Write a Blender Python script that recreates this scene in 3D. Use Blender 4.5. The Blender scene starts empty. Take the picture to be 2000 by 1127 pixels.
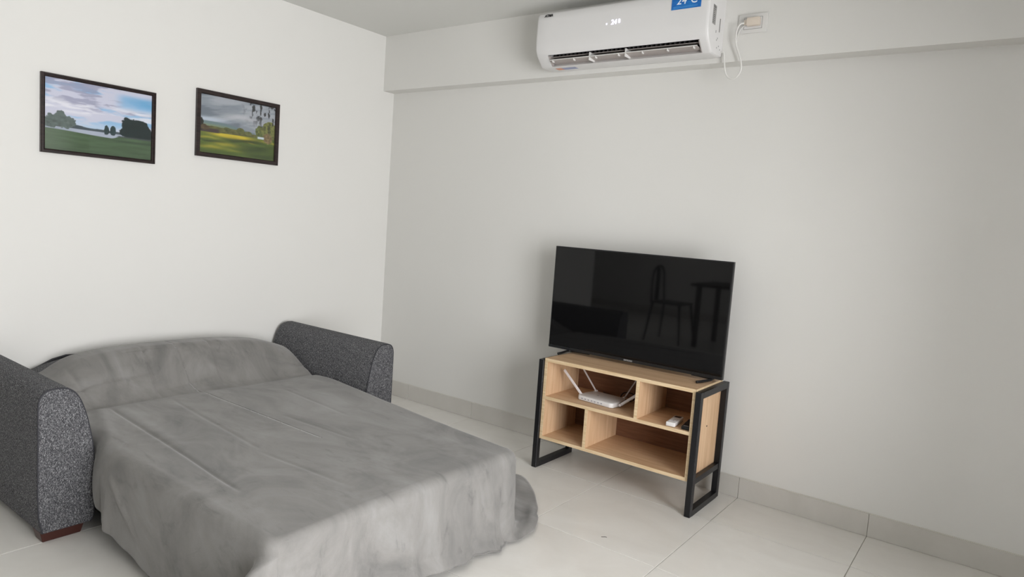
import bpy, bmesh, math, random
import numpy as np
from mathutils import Vector, Matrix
random.seed(4); rng = np.random.default_rng(4)
S = bpy.context.scene
COL = S.collection
PI = math.pi

# ------------------------------------------------------------------ camera
cd = bpy.data.cameras.new('camera'); cam = bpy.data.objects.new('camera', cd); COL.objects.link(cam)
cd.sensor_width = 36; cd.sensor_fit = 'HORIZONTAL'; cd.lens = 23.875; cd.clip_start = .02
_yaw, _pit, _rol = -0.6366, -0.0962, 0.0714
F = Vector((math.cos(_pit)*math.sin(_yaw), math.cos(_pit)*math.cos(_yaw), math.sin(_pit)))
R = Vector((math.cos(_yaw), -math.sin(_yaw), 0)); U = R.cross(F)
R2 = R*math.cos(_rol)+U*math.sin(_rol); U2 = -R*math.sin(_rol)+U*math.cos(_rol)
M = Matrix((R2, U2, -F)).transposed().to_4x4(); M.translation = (3.744, -3.465, 1.323)
cam.matrix_world = M
S.camera = cam

# ------------------------------------------------------------------ light
w = bpy.data.worlds.new('world'); S.world = w; w.use_nodes = True
bg = w.node_tree.nodes['Background']; bg.inputs[0].default_value = (.80, .88, 1, 1); bg.inputs[1].default_value = 1.6
def area(name, loc, rot, sx, sy, power, col):
    l = bpy.data.lights.new(name, 'AREA'); l.shape = 'RECTANGLE'; l.size = sx; l.size_y = sy; l.energy = power; l.color = col
    o = bpy.data.objects.new(name, l); o.location = loc; o.rotation_euler = rot; COL.objects.link(o); return o
area('daylight', (5.17, -2.5, 1.22), (0, PI/2, 0), 2.0, 2.2, 192, (1.0, .99, .992))
area('dining_fill', (-2.42, -5.4, 1.4), (0, -PI/2, 0), 1.3, 2.0, 62, (1.0, .985, .97))  # added fill lamp, brightens the dining corner mirrored in the screen
vs = S.view_settings; vs.view_transform = 'Standard'; vs.look = 'None'; vs.exposure = 0; vs.gamma = 1; vs.use_curve_mapping = False

# ------------------------------------------------------------------ materials
def s2l(c): return tuple(((v/255)/12.92 if v/255 <= .04045 else ((v/255+.055)/1.055)**2.4) for v in c)
class NT:
    def __init__(s, name, rough=.5, spec=.5, **kw):
        s.m = bpy.data.materials.new(name); s.m.use_nodes = True; s.t = s.m.node_tree; s.n = s.t.nodes; s.b = s.n['Principled BSDF']
        s.b.inputs['Roughness'].default_value = rough; s.b.inputs['Specular IOR Level'].default_value = spec
        for k, v in kw.items(): s.b.inputs[k.replace('_', ' ')].default_value = v
        s.co = s.n.new('ShaderNodeTexCoord')
    def mapc(s, scale=(1, 1, 1), rot=(0, 0, 0), space='Object'):
        m = s.n.new('ShaderNodeMapping'); m.inputs['Scale'].default_value = scale; m.inputs['Rotation'].default_value = rot
        s.t.links.new(s.co.outputs[space], m.inputs[0]); return m.outputs[0]
    def noise(s, vec, scale, detail=4, rough=.5, dist=0):
        n = s.n.new('ShaderNodeTexNoise'); n.inputs['Scale'].default_value = scale; n.inputs['Detail'].default_value = detail
        n.inputs['Roughness'].default_value = rough; n.inputs['Distortion'].default_value = dist
        s.t.links.new(vec, n.inputs['Vector']); return n.outputs['Fac']
    def ramp(s, fac, stops):
        r = s.n.new('ShaderNodeValToRGB'); e = r.color_ramp.elements
        while len(e) < len(stops): e.new(.5)
        for i, (p, c) in enumerate(stops): e[i].position = p; e[i].color = (*c, 1)
        s.t.links.new(fac, r.inputs[0]); return r.outputs[0]
    def mix(s, a, b, fac, mode='MIX'):
        m = s.n.new('ShaderNodeMix'); m.data_type = 'RGBA'; m.blend_type = mode
        for v, i in ((fac, 0), (a, 6), (b, 7)):
            if isinstance(v, (int, float)): m.inputs[i].default_value = v
            elif isinstance(v, tuple): m.inputs[i].default_value = (*v, 1)
            else: s.t.links.new(v, m.inputs[i])
        return m.outputs[2]
    def color(s, c):
        if isinstance(c, tuple): s.b.inputs['Base Color'].default_value = (*c, 1)
        else: s.t.links.new(c, s.b.inputs['Base Color'])
        return s
    def bump(s, h, strength=.2, dist=.002):
        b = s.n.new('ShaderNodeBump'); b.inputs['Strength'].default_value = strength; b.inputs['Distance'].default_value = dist
        s.t.links.new(h, b.inputs['Height']); s.t.links.new(b.outputs[0], s.b.inputs['Normal']); return s

def plain(name, c, rough=.5, spec=.5, **kw): return NT(name, rough, spec, **kw).color(s2l(c)).m

def mk_wall(name, c):
    n = NT(name, .75, .25); v = n.mapc()
    a = n.noise(v, 1.3, 3); n.color(n.ramp(a, [(.3, tuple(x*.985 for x in s2l(c))), (.7, s2l(c))]))
    return n.bump(n.noise(v, 140, 3), .12, .001).m
WALL = mk_wall('white_paint', (224, 223, 219))
CEIL = mk_wall('ceiling_paint', (220, 220, 216))

def mk_tile(name, c1, c2, rough):
    n = NT(name, rough, .5); 
    info = n.n.new('ShaderNodeObjectInfo')
    ad = n.n.new('ShaderNodeVectorMath'); ad.operation = 'ADD'; n.t.links.new(n.mapc((1, 1.6, 1)), ad.inputs[0])
    sc = n.n.new('ShaderNodeVectorMath'); sc.operation = 'SCALE'; n.t.links.new(info.outputs['Location'], sc.inputs[0]); sc.inputs['Scale'].default_value = 3.1
    n.t.links.new(sc.outputs[0], ad.inputs[1]); v = ad.outputs[0]
    a = n.noise(v, 2.2, 6, .62, .8)
    n.color(n.ramp(a, [(.3, s2l(c1)), (.7, s2l(c2))]))
    return n.bump(n.noise(v, 9, 3), .05, .002).m
TILE = mk_tile('porcelain_tile', (219, 216, 210), (229, 227, 222), .3)
BTILE = mk_tile('skirting_tile', (196, 193, 186), (206, 203, 197), .35)
GROUT = plain('grout', (188, 184, 175), .9, .2)
CAULK = plain('caulk', (214, 212, 204), .8, .2)

def mk_wood(name, axis, dark=1.0):
    n = NT(name, .5, .35)
    sc = {'x': (1.2, 22, 22), 'y': (22, 1.2, 22), 'z': (22, 22, 1.2)}[axis]
    v = n.mapc(sc)
    a = n.noise(v, 2.0, 6, .6, .5); b = n.noise(n.mapc(tuple(q*4 for q in sc)), 3, 3, .6)
    c = n.ramp(a, [(.28, tuple(x*dark for x in s2l((192, 155, 119)))), (.5, tuple(x*dark for x in s2l((208, 174, 139)))), (.75, tuple(x*dark for x in s2l((219, 188, 154))))])
    c = n.mix(c, tuple(x*dark for x in s2l((182, 143, 106))), n.ramp(b, [(.55, (0, 0, 0)), (.8, (.5, .5, .5))]))
    n.color(c); return n.bump(b, .08, .0006).m
WOODX, WOODZ, WOODY = mk_wood('oak_melamine_long', 'x'), mk_wood('oak_melamine_upright', 'z'), mk_wood('oak_melamine_deep', 'y')
EDGE = NT('oak_edge_band', .5, .35)
_v = EDGE.mapc((3, 40, 40)); EDGE.color(EDGE.ramp(EDGE.noise(_v, 3, 3), [(.3, s2l((208, 180, 140))), (.7, s2l((228, 205, 170)))])); EDGE = EDGE.m
_n = NT('black_metal', .42, .4); _n.color(s2l((20, 20, 23))); BLACKM = _n.bump(_n.noise(_n.mapc(), 700, 2), .12, .0005).m
BLACKP = plain('black_plastic', (17, 17, 19), .38, .4)
WHITEP = plain('white_plastic', (221, 220, 219), .32, .5)
WHITEP2 = plain('white_plastic_matt', (218, 217, 214), .5, .4)
GREYP = plain('grey_plastic', (176, 168, 164), .45, .4)
DARKG = plain('dark_cavity', (38, 36, 36), .7, .2)

def mk_tweed():
    n = NT('grey_tweed', .9, .15)
    v = n.mapc((1, 1, .62))
    a = n.noise(v, 540, 3, .8); b = n.noise(n.mapc((1, 1, .5)), 330, 2, .6)
    f = n.mix(a, b, .35)
    n.color(n.ramp(f, [(.40, s2l((34, 34, 37))), (.48, s2l((72, 72, 75))), (.55, s2l((108, 108, 111))), (.64, s2l((205, 205, 205)))]))
    return n.bump(f, .5, .002).m
TWEED = mk_tweed()
PIPING = plain('dark_piping', (62, 62, 66), .9, .2)
FOOTW = plain('dark_red_wood', (66, 34, 28), .4, .4)

def mk_blanket():
    n = NT('grey_fleece', .95, .1)
    n.b.inputs['Sheen Weight'].default_value = .3; n.b.inputs['Sheen Roughness'].default_value = .4
    n.b.inputs['Sheen Tint'].default_value = (1, 1, 1, 1)
    v = n.mapc((1, 1, 1))
    big = n.noise(n.mapc((1.2, 2.0, 1.4), (0, 0, .3)), 2.1, 6, .62, .9)
    st = n.noise(n.mapc((2.2, 9, 3), (0, 0, .25)), 2.2, 6, .7, .6)
    c = n.ramp(big, [(.30, s2l((110, 109, 107))), (.52, s2l((131, 129, 126))), (.72, s2l((144, 143, 141)))])
    c = n.mix(c, n.ramp(st, [(.28, (.74, .74, .75)), (.42, (.98, .98, .98)), (.7, (1.04, 1.04, 1.04))]), 1.0, 'MULTIPLY')
    n.color(c)
    f = n.noise(v, 420, 2, .7)
    return n.bump(n.mix(f, st, .35), .35, .003).m
BLANKET = mk_blanket()

def emis(name, c, s):
    n = NT(name); n.color(c); n.b.inputs['Emission Color'].default_value = (*c, 1); n.b.inputs['Emission Strength'].default_value = s; return n.m
def mk_glass():
    m = bpy.data.materials.new('clear_glass'); m.use_nodes = True; t = m.node_tree; t.nodes.clear()
    o = t.nodes.new('ShaderNodeOutputMaterial'); mx = t.nodes.new('ShaderNodeMixShader'); tr = t.nodes.new('ShaderNodeBsdfTransparent'); g = t.nodes.new('ShaderNodeBsdfGlossy')
    g.inputs['Roughness'].default_value = .04; fr = t.nodes.new('ShaderNodeFresnel'); fr.inputs[0].default_value = 1.35
    t.links.new(fr.outputs[0], mx.inputs[0]); t.links.new(tr.outputs[0], mx.inputs[1]); t.links.new(g.outputs[0], mx.inputs[2]); t.links.new(mx.outputs[0], o.inputs[0])
    return m
GLASS = mk_glass()
def mk_print():
    n = NT('photo_print', .5, .3); a = n.n.new('ShaderNodeVertexColor'); a.layer_name = 'print'; n.color(a.outputs[0]); return n.m
PRINT = mk_print()

# ------------------------------------------------------------------ mesh helpers
def link(name, me, mat=None, parent=None, smooth=False):
    o = bpy.data.objects.new(name, me); COL.objects.link(o)
    if mat is not None:
        for m in (mat if isinstance(mat, (list, tuple)) else [mat]): me.materials.append(m)
    if smooth:
        me.polygons.foreach_set('use_smooth', [True]*len(me.polygons))
        if smooth == 'auto':
            me.set_sharp_from_angle(angle=math.radians(38))
    if parent is not None: o.parent = parent
    return o
def fin(name, bm, mat, parent=None, smooth=False):
    if parent is not None and parent_origin(parent) is not None:
        bmesh.ops.translate(bm, verts=bm.verts, vec=-parent_origin(parent))
    bmesh.ops.recalc_face_normals(bm, faces=bm.faces)
    me = bpy.data.meshes.new(name); bm.to_mesh(me); bm.free(); return link(name, me, mat, parent, smooth)
ORIG = {}
def parent_origin(p): return ORIG.get(p.name)
def empty(name, loc, label, cat, group=None):
    o = bpy.data.objects.new(name, None); COL.objects.link(o); o.location = loc; o.empty_display_size = .05
    ORIG[o.name] = Vector(loc); tag(o, label, cat, group); return o
def tag(o, label, cat, group=None):
    o['label'] = label; o['category'] = cat
    if group: o['group'] = group
    return o
def bx(bm, x0, x1, y0, y1, z0, z1, bev=0, seg=2):
    r = bmesh.ops.create_cube(bm, size=1); vs_ = r['verts']
    for v in vs_:
        v.co = Vector(((x0+x1)/2+v.co.x*(x1-x0), (y0+y1)/2+v.co.y*(y1-y0), (z0+z1)/2+v.co.z*(z1-z0)))
    if bev:
        es = {e for v in vs_ for e in v.link_edges}
        bmesh.ops.bevel(bm, geom=list(es), offset=bev, segments=seg, affect='EDGES', profile=.6)
    return bm
def box(name, d, mat, parent=None, bev=0, seg=2):
    bm = bmesh.new(); bx(bm, *d, bev, seg); return fin(name, bm, mat, parent, 'auto' if bev else False)
def prism(bm, prof, ax, a, b):
    """prof: list of 2D points in the plane normal to axis ax (0: (y,z), 1: (x,z), 2: (x,y))"""
    def P(t, q): return {0: (t, q[0], q[1]), 1: (q[0], t, q[1]), 2: (q[0], q[1], t)}[ax]
    A = [bm.verts.new(P(a, q)) for q in prof]; B = [bm.verts.new(P(b, q)) for q in prof]; n = len(prof)
    bm.faces.new(A); bm.faces.new(B[::-1])
    for i in range(n): bm.faces.new((A[i], B[i], B[(i+1) % n], A[(i+1) % n]))
    return bm
def tube(bm, pts, r, seg=10, flat=1.0, caps=True):
    pts = [Vector(p) for p in pts]; rings = []
    up = Vector((0, 0, 1)); prev = None
    for i, p in enumerate(pts):
        t = (pts[min(i+1, len(pts)-1)]-pts[max(i-1, 0)]).normalized()
        if prev is None:
            a = t.cross(up if abs(t.z) < .9 else Vector((0, 1, 0))).normalized()
        else: a = (prev-t*prev.dot(t)).normalized()
        prev = a; b = t.cross(a); rr = r[i] if isinstance(r, (list, tuple)) else r
        rings.append([bm.verts.new(p+(a*math.cos(k*2*PI/seg)+b*math.sin(k*2*PI/seg)*flat)*rr) for k in range(seg)])
    for i in range(len(rings)-1):
        for k in range(seg): bm.faces.new((rings[i][k], rings[i][(k+1) % seg], rings[i+1][(k+1) % seg], rings[i+1][k]))
    if caps: bm.faces.new(rings[0][::-1]); bm.faces.new(rings[-1])
    return bm
def spline(pts, n=12):
    P = [Vector(p) for p in pts]; P = [P[0]*2-P[1]]+P+[P[-1]*2-P[-2]]; out = []
    for i in range(1, len(P)-2):
        for k in range(n):
            t = k/n; a, b, c, d = P[i-1:i+3]
            out.append(.5*((2*b)+(c-a)*t+(2*a-5*b+4*c-d)*t*t+(3*b-a-3*c+d)*t**3))
    out.append(P[-2]); return out
def cyl(bm, c, r, h, ax='z', seg=24, r2=None):
    m = Matrix.Translation(c) @ {'z': Matrix(), 'x': Matrix.Rotation(PI/2, 4, 'Y'), 'y': Matrix.Rotation(PI/2, 4, 'X')}[ax]
    bmesh.ops.create_cone(bm, cap_ends=True, segments=seg, radius1=r, radius2=r if r2 is None else r2, depth=h, matrix=m); return bm
def text(name, s, size, mw, mat, parent, depth=.0004, shear=0, bold=0, align='CENTER'):
    c = bpy.data.curves.new(name, 'FONT'); c.body = s; c.size = size; c.extrude = depth; c.shear = shear; c.offset = bold
    c.align_x = align; c.align_y = 'CENTER'; c.resolution_u = 3
    tmp = bpy.data.objects.new('tmp', c); COL.objects.link(tmp)
    dg = bpy.context.evaluated_depsgraph_get(); me = bpy.data.meshes.new_from_object(tmp.evaluated_get(dg))
    bpy.data.objects.remove(tmp); me.name = name; me.materials.clear()
    me.transform(mw)
    if parent is not None and parent_origin(parent) is not None: me.transform(Matrix.Translation(-parent_origin(parent)))
    return link(name, me, mat, parent)
def frame_m(o, xd, yd):
    xd = Vector(xd).normalized(); yd = Vector(yd).normalized(); zd = xd.cross(yd)
    m = Matrix((xd, yd, zd)).transposed().to_4x4(); m.translation = o; return m

# ------------------------------------------------------------------ room shell
H = 2.563; ZB = 2.187; DB = .101; HB = .107; X0 = 2.725; XR = 4.9; YJ = -3.5; XL = -2.3; YF = -7.4; TH = .15
def struct(name, *boxes, mat=WALL):
    bm = bmesh.new()
    for b in boxes: bx(bm, *b)
    o = fin(name, bm, mat); o['kind'] = 'structure'; return o
floor = struct('floor', (XL-TH, XR+TH, YF-TH, TH, -.12, -.0035), mat=GROUT)
struct('ceiling', (XL-TH, XR+TH, YF-TH, TH, H, H+.15), mat=CEIL)
struct('wall_back', (-TH, XR+TH, 0, TH, -.0035, H))
struct('trim_1', (0, XR, -DB, 0, ZB, H))                      # the dropped beam along the back wall
struct('wall_left', (-TH, 0, YJ, 0, -.0035, H))
struct('wall_alcove', (XL, -TH, YJ, YJ+TH, -.0035, H))
FW = (-6.5, -4.3, .75, 2.1)
struct('wall_far_left', (XL-TH, XL, YF, FW[0], -.0035, H), (XL-TH, XL, FW[1], YJ+TH, -.0035, H), (XL-TH, XL, FW[0], FW[1], -.0035, FW[2]), (XL-TH, XL, FW[0], FW[1], FW[3], H))
struct('wall_front', (XL-TH, XR+TH, YF-TH, YF, -.0035, H))
RW = (-3.6, -1.4, .12, 2.17)
struct('wall_right', (XR, XR+TH, YF, RW[0], -.0035, H), (XR, XR+TH, RW[1], 0, -.0035, H), (XR, XR+TH, RW[0], RW[1], -.0035, RW[2]), (XR, XR+TH, RW[0], RW[1], RW[3], H))
ALU = plain('white_aluminium', (225, 225, 225), .35, .5)
def window(name, axis, c, a0, a1, z0, z1, n):
    fw = .045
    def B(a, b, p, q, dd=.03):
        return (c-dd, c+dd, a, b, p, q) if axis == 'x' else (a, b, c-dd, c+dd, p, q)
    o = struct(name, B(a0, a0+fw, z0, z1), B(a1-fw, a1, z0, z1), B(a0+fw, a1-fw, z0, z0+fw), B(a0+fw, a1-fw, z1-fw, z1), mat=ALU)
    wd = (a1-a0-2*fw)/n
    for i in range(n):
        s0 = a0+fw+i*wd; s1 = s0+wd; bm = bmesh.new()
        for b in (B(s0, s0+.03, z0+fw, z1-fw, .018), B(s1-.03, s1, z0+fw, z1-fw, .018), B(s0+.03, s1-.03, z0+fw, z0+fw+.03, .018), B(s0+.03, s1-.03, z1-fw-.03, z1-fw, .018)): bx(bm, *b)
        sash = fin('sash', bm, ALU, o)
        box('pane', B(s0+.03, s1-.03, z0+fw+.03, z1-fw-.03, .003), GLASS, sash)
window('window_1', 'x', XR+.08, RW[0], RW[1], RW[2], RW[3], 2)
window('added_window', 'x', XL-.08, FW[0], FW[1], FW[2], FW[3], 2)  # unseen window, added as an opening for the dining fill lamp
# floor tiles, each its own piece
G = .0016
bm = bmesh.new(); bx(bm, -.3+G, .3-G, -.3+G, .3-G, -.008, 0); 
tme = bpy.data.meshes.new('tile')
bmesh.ops.bevel(bm, geom=[e for e in bm.edges if all(v.co.z > -.001 for v in e.verts)], offset=.0008, segments=1, affect='EDGES'); bm.to_mesh(tme); bm.free(); tme.materials.append(TILE)
xs = [X0+.6*k for k in range(-9, 4)]; ys = [.205-.6*k for k in range(0, 14)]
for xa in xs:
    for yb in ys:
        a0, a1, b0, b1 = xa, xa+.6, yb-.6, yb
        c0, c1, d0, d1 = max(a0, XL), min(a1, XR), max(b0, YF), min(b1, 0)
        if c1-c0 < .02 or d1-d0 < .02: continue
        if c1 <= 0 and d0 >= YJ: continue
        if c0 < 0 < c1 and d1 > YJ:      # clipped by the left wall
            if d0 < YJ: pass
            else: c0 = 0
        if (c0, c1, d0, d1) == (a0, a1, b0, b1):
            o = bpy.data.objects.new('tile', tme); COL.objects.link(o); o.parent = floor; o.location = ((a0+a1)/2, (b0+b1)/2, 0)
        else:
            bm = bmesh.new(); mx_, my_ = (c0+c1)/2, (d0+d1)/2
            bx(bm, c0+G-mx_, c1-G-mx_, d0+G-my_, d1-G-my_, -.008, 0); o = fin('tile', bm, TILE, floor); o.location = (mx_, my_, 0)
# skirting
def skirting(name, horizontal, fixed, side, lo, hi, joints):
    """runs along x (horizontal) at y=fixed or along y at x=fixed; side = direction into the room"""
    t = .012; root = None; edges = [lo]+[j for j in joints if lo+.02 < j < hi-.02]+[hi]
    bm = bmesh.new(); p, q = sorted((fixed, fixed+side*.006))
    bx(bm, *((lo, hi, p, q) if horizontal else (p, q, lo, hi)), 0, HB+.002)
    root = fin(name, bm, CAULK); root['kind'] = 'structure'
    for a, b in zip(edges, edges[1:]):
        p, q = sorted((fixed+side*.0055, fixed+side*t)); bm = bmesh.new(); m_ = (a+b)/2
        d = (a+.001-m_, b-.001-m_, p-fixed, q-fixed) if horizontal else (p-fixed, q-fixed, a+.001-m_, b-.001-m_)
        bx(bm, *d, 0.0005, HB, .001, 1); o = fin('skirting_tile', bm, BTILE, root)
        o.location = (m_, fixed, 0) if horizontal else (fixed, m_, 0)
jx = sorted(xs); jy = sorted(ys)
skirting('baseboard_back', True, 0, -1, 0, XR, jx)
skirting('baseboard_left', False, 0, 1, YJ, -.013, jy)
skirting('baseboard_alcove', True, YJ, -1, XL, 0, jx)
skirting('baseboard_far_left', False, XL, 1, YF, YJ-.013, jy)
skirting('baseboard_front', True, YF, 1, XL+.013, XR, jx)
# unseen brown door, added to darken and warm the back wall's right end
DOORW = mk_wood('added_door_brown_wood', 'z', .45)
d1 = struct('added_door', (XR-.03, XR-.001, -.98, -.10, 0, 2.1), mat=DOORW)
bm = bmesh.new(); tube(bm, [(XR-.03, -.95, 1.02), (XR-.08, -.95, 1.02), (XR-.085, -.94, 1.02), (XR-.085, -.83, 1.02)], .009); fin('added_door_handle', bm, plain('brushed_steel', (170, 170, 170), .3, .5, Metallic=1.0), d1)
skirting('baseboard_right', False, XR, -1, YF+.013, -.99, jy)

# ------------------------------------------------------------------ sofa bed
YO0, YO1 = -2.534, -.775
sofa = empty('sofa_bed', (.5, (YO0+YO1)/2, 0), 'grey tweed sofa bed pulled open, with rounded arms and dark red wooden feet', 'sofa bed')
prof = [(.017, .04), (.004, .10), (0, .20), (0, .33), (0, .46), (0, .53), (.003, .556), (.011, .575), (.024, .588), (.045, .595), (.075, .596), (.10, .590), (.121, .575), (.138, .550), (.151, .520), (.163, .482), (.175, .43), (.187, .365), (.194, .30), (.196, .23), (.196, .15), (.196, .075), (.19, .05), (.18, .04)]
def arm(o, sgn):
    bm = bmesh.new(); n = len(prof); cen = (.1, .3)
    secs = [(.030, .93), (.036, .985), (.05, 1.0)]+[(.05+.89*k/8, 1.0) for k in range(1, 8)]+[(.938, 1.0), (.946, .992), (.95, .975)]
    rings = []
    for x, sc in secs:
        rings.append([bm.verts.new((x, o+sgn*(cen[0]+(q[0]-cen[0])*(1-(1-sc)*1.6)), cen[1]+(q[1]-cen[1])*sc)) for q in prof])
    for a, b in zip(rings, rings[1:]):
        for k in range(n): bm.faces.new((a[k], a[(k+1) % n], b[(k+1) % n], b[k]))
    bm.faces.new(rings[0]); bm.faces.new(rings[-1][::-1])
    ob = fin('arm', bm, TWEED, sofa, 'auto')
    bm = bmesh.new()
    tube(bm, spline([(.9475, o+sgn*(cen[0]+(q[0]-cen[0])*.975), cen[1]+(q[1]-cen[1])*.985) for q in prof], 3), .0035, 6)
    ORIG[ob.name] = ORIG[sofa.name]; fin('piping', bm, PIPING, ob, True)
    for x0, x1 in ((.06, .16), (.855, .935)):
        bm = bmesh.new(); r = bmesh.ops.create_cube(bm, size=1); ym = o+sgn*.09
        for v in r['verts']:
            t = v.co.z+.5
            v.co = Vector(((x0+x1)/2+v.co.x*(x1-x0)*(.82+.18*t), ym+v.co.y*(.13+.02*t), .0005+.041*t))
        bmesh.ops.bevel(bm, geom=list(bm.edges), offset=.002, segments=1, affect='EDGES')
        fin('foot', bm, FOOTW, sofa)
arm(YO0, 1); arm(YO1, -1)
YC = (YO0+YO1)/2
def backh(y):
    e = min(1, abs((y-YC)/.70)); return 1-.62*e**3.4
bm = bmesh.new(); N = 28; rows = []
for i in range(N+1):
    y = YC-.66+1.32*i/N; b = backh(y)*.175
    rows.append([bm.verts.new((x, y, z)) for x, z in ((.03, .06), (.03, .36+b*.85), (.05, .365+b*.97), (.12, .365+b), (.22, .355+b), (.30, .34+b*.8), (.38, .34+b*.35), (.43, .33), (.43, .06))])
for a, b in zip(rows, rows[1:]):
    for k in range(8): bm.faces.new((a[k], a[k+1], b[k+1], b[k]))
    bm.faces.new((a[8], a[0], b[0], b[8]))
bm.faces.new(rows[0]); bm.faces.new(rows[-1][::-1]); fin('backrest', bm, TWEED, sofa, 'auto')
bm = bmesh.new()
tuck_ = [(-2.33, .415), (-2.26, .452), (-2.215, .474), (-2.16, .501), (-2.10, .515), (-2.04, .512), (-1.98, .495), (-1.98, .40), (-2.33, .40)]
prism(bm, tuck_, 0, .008, .026); fin('back_cover', bm, PIPING, sofa)
box('bed_frame', (.44, 2.06, -2.305, -1.22, .045, .20), plain('charcoal_cloth', (64, 66, 68), .95, .1), sofa, .01)
box('mattress', (.44, 2.09, -2.32, -1.20, .2005, .345), TWEED, sofa, .03, 3)
bm = bmesh.new(); cyl(bm, (1.98, -2.2, .0225), .02, .044); fin('foot', bm, BLACKP, sofa)
bm = bmesh.new(); cyl(bm, (1.98, -1.32, .0225), .02, .044); fin('foot', bm, BLACKP, sofa)

# ------------------------------------------------------------------ blanket
def smooth(a, b, x): t = np.clip((x-a)/(b-a), 0, 1); return t*t*(3-2*t)
def vnoise(x, y, seed=0):
    xi = np.floor(x).astype(int); yi = np.floor(y).astype(int); xf = x-xi; yf = y-yi
    def h(a, b):
        v = np.sin(a*127.1+b*311.7+seed*74.7)*43758.5453; return v-np.floor(v)
    u = xf*xf*(3-2*xf); v = yf*yf*(3-2*yf)
    return (h(xi, yi)*(1-u)+h(xi+1, yi)*u)*(1-v)+(h(xi, yi+1)*(1-u)+h(xi+1, yi+1)*u)*v
def fbm(x, y, o=4, seed=0):
    s = 0; a = .5; t = 0
    for k in range(o): s = s+a*vnoise(x*2**k, y*2**k, seed+k); t += a; a *= .5
    return s/t
def Htop(x, y):
    e = np.minimum(1, np.abs((y-YC)/.705)); B = .192*(1-.60*e**3.4)
    prof_ = 1-smooth(.24, .50+.02*np.sin(y*5), x); prof_ = prof_**.85
    back = 1-.22*smooth(.16, .04, x)
    z = .372+B*prof_*back-.028*smooth(-2.12, -2.26, y)*smooth(.5, .3, x)
    z = z+.006*(fbm(x*2.2, y*2.2, 3, 5)-.5)*2
    z = z-.02*smooth(1.5, .9, np.abs(x-.55)*9)*0
    # soft seam where the bed meets the back
    z = z-.010*np.exp(-((x-.53)/.035)**2)
    def line(xa, ya, xb, yb, w, h, asym=0.0):
        L = math.hypot(xb-xa, yb-ya); ux, uy = (xb-xa)/L, (yb-ya)/L
        s = (x-xa)*ux+(y-ya)*uy; d = -(x-xa)*uy+(y-ya)*ux
        m = smooth(-.05, .06, s)*smooth(L+.05, L-.08, s)
        return m*(h*np.exp(-(d/w)**2)-asym*np.exp(-((d-w*1.6)/w)**2))
    z = z+line(.60, -2.13, 1.75, -2.225, .009, -.0055)+line(.60, -2.10, 1.3, -2.165, .03, .004)
    z = z+line(.56, -2.17, .98, -2.30, .03, .009)
    z = z+line(.62, -1.865, 1.45, -1.95, .010, -.0026)
    z = z+line(1.5, -1.965, 1.98, -1.94, .010, -.0024)
    z = z+line(.75, -1.35, 1.3, -1.40, .010, -.0022)
    z = z+line(1.15, -1.62, 1.6, -1.60, .010, -.0022)
    # folds on the draped back
    z = z+line(.40, -2.23, .385, -1.86, .008, -.011)+line(.37, -2.23, .355, -1.86, .014, .005)
    z = z+line(.28, -1.98, .27, -1.62, .007, -.008)
    z = z+line(.25, -1.855, .50, -1.87, .008, -.010)+line(.25, -1.835, .50, -1.845, .012, .004)
    z = z+line(.22, -1.50, .47, -1.52, .008, -.008)+line(.24, -1.44, .47, -1.46, .02, .006)
    z = z+line(.28, -2.19, .50, -2.17, .010, -.008)
    z = z+line(.46, -1.86, .40, -1.50, .018, -.012)
    z = z+line(.36, -1.24, .44, -.99, .010, -.011)+line(.40, -1.24, .47, -.99, .018, .006)
    return z
# perimeter of the bed top: near side, front, far side
def corner(cx, cy, r, a0, a1, n): return [(cx+r*math.cos(a0+(a1-a0)*k/n), cy+r*math.sin(a0+(a1-a0)*k/n)) for k in range(n+1)]
def seg(a, b, n): return [(a[0]+(b[0]-a[0])*k/n, a[1]+(b[1]-a[1])*k/n) for k in range(n)]
per = seg((.035, -2.325), (.93, -2.325), 100)+seg((.93, -2.325), (1.06, -2.362), 16)+seg((1.06, -2.362), (2.11, -2.366), 120)
per += corner(2.11, -2.326, .04, -PI/2, 0, 12)
per += seg((2.150, -2.326), (2.155, -1.215), 120)
per += corner(2.115, -1.215, .04, 0, PI/2, 12)
per += seg((2.115, -1.175), (1.18, -1.055), 100)+seg((1.18, -1.055), (.70, -.985), 50)+seg((.70, -.985), (.035, -.985), 80)+[(.035, -.985)]
per = np.array(per); n = len(per)
k = np.ones(7)/7
for c in (0, 1):
    p_ = np.concatenate([np.full(3, per[0, c]), per[:, c], np.full(3, per[-1, c])]); per[:, c] = np.convolve(p_, k, 'valid')
tang = np.gradient(per, axis=0); tang /= np.linalg.norm(tang, axis=1)[:, None]; nor = np.stack([tang[:, 1], -tang[:, 0]], 1)
arc = np.concatenate([[0], np.cumsum(np.linalg.norm(np.diff(per, axis=0), axis=1))])
cen = np.stack([np.clip(per[:, 0], .035, 1.50), np.full(n, -1.69)], 1)
cen[:, 1] += 0
NR = 150; RHO = .042
V = []
half = np.linalg.norm(per-cen, axis=1)
for j in range(NR+1):
    r = j/NR; r = r**.85
    P = cen*(1-r)+per*r
    d = (1-r)*half
    z = Htop(P[:, 0], P[:, 1])
    rho = RHO*smooth(.0, .35, P[:, 0]+.1)
    dd = np.clip(d, 0, None); m = dd < rho
    z = z-np.where(m, rho-np.sqrt(np.maximum(rho**2-(rho-np.minimum(dd, rho))**2, 0)), 0)
    V.append(np.stack([P[:, 0], P[:, 1], z], 1))
edge = V[-1].copy()
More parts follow.
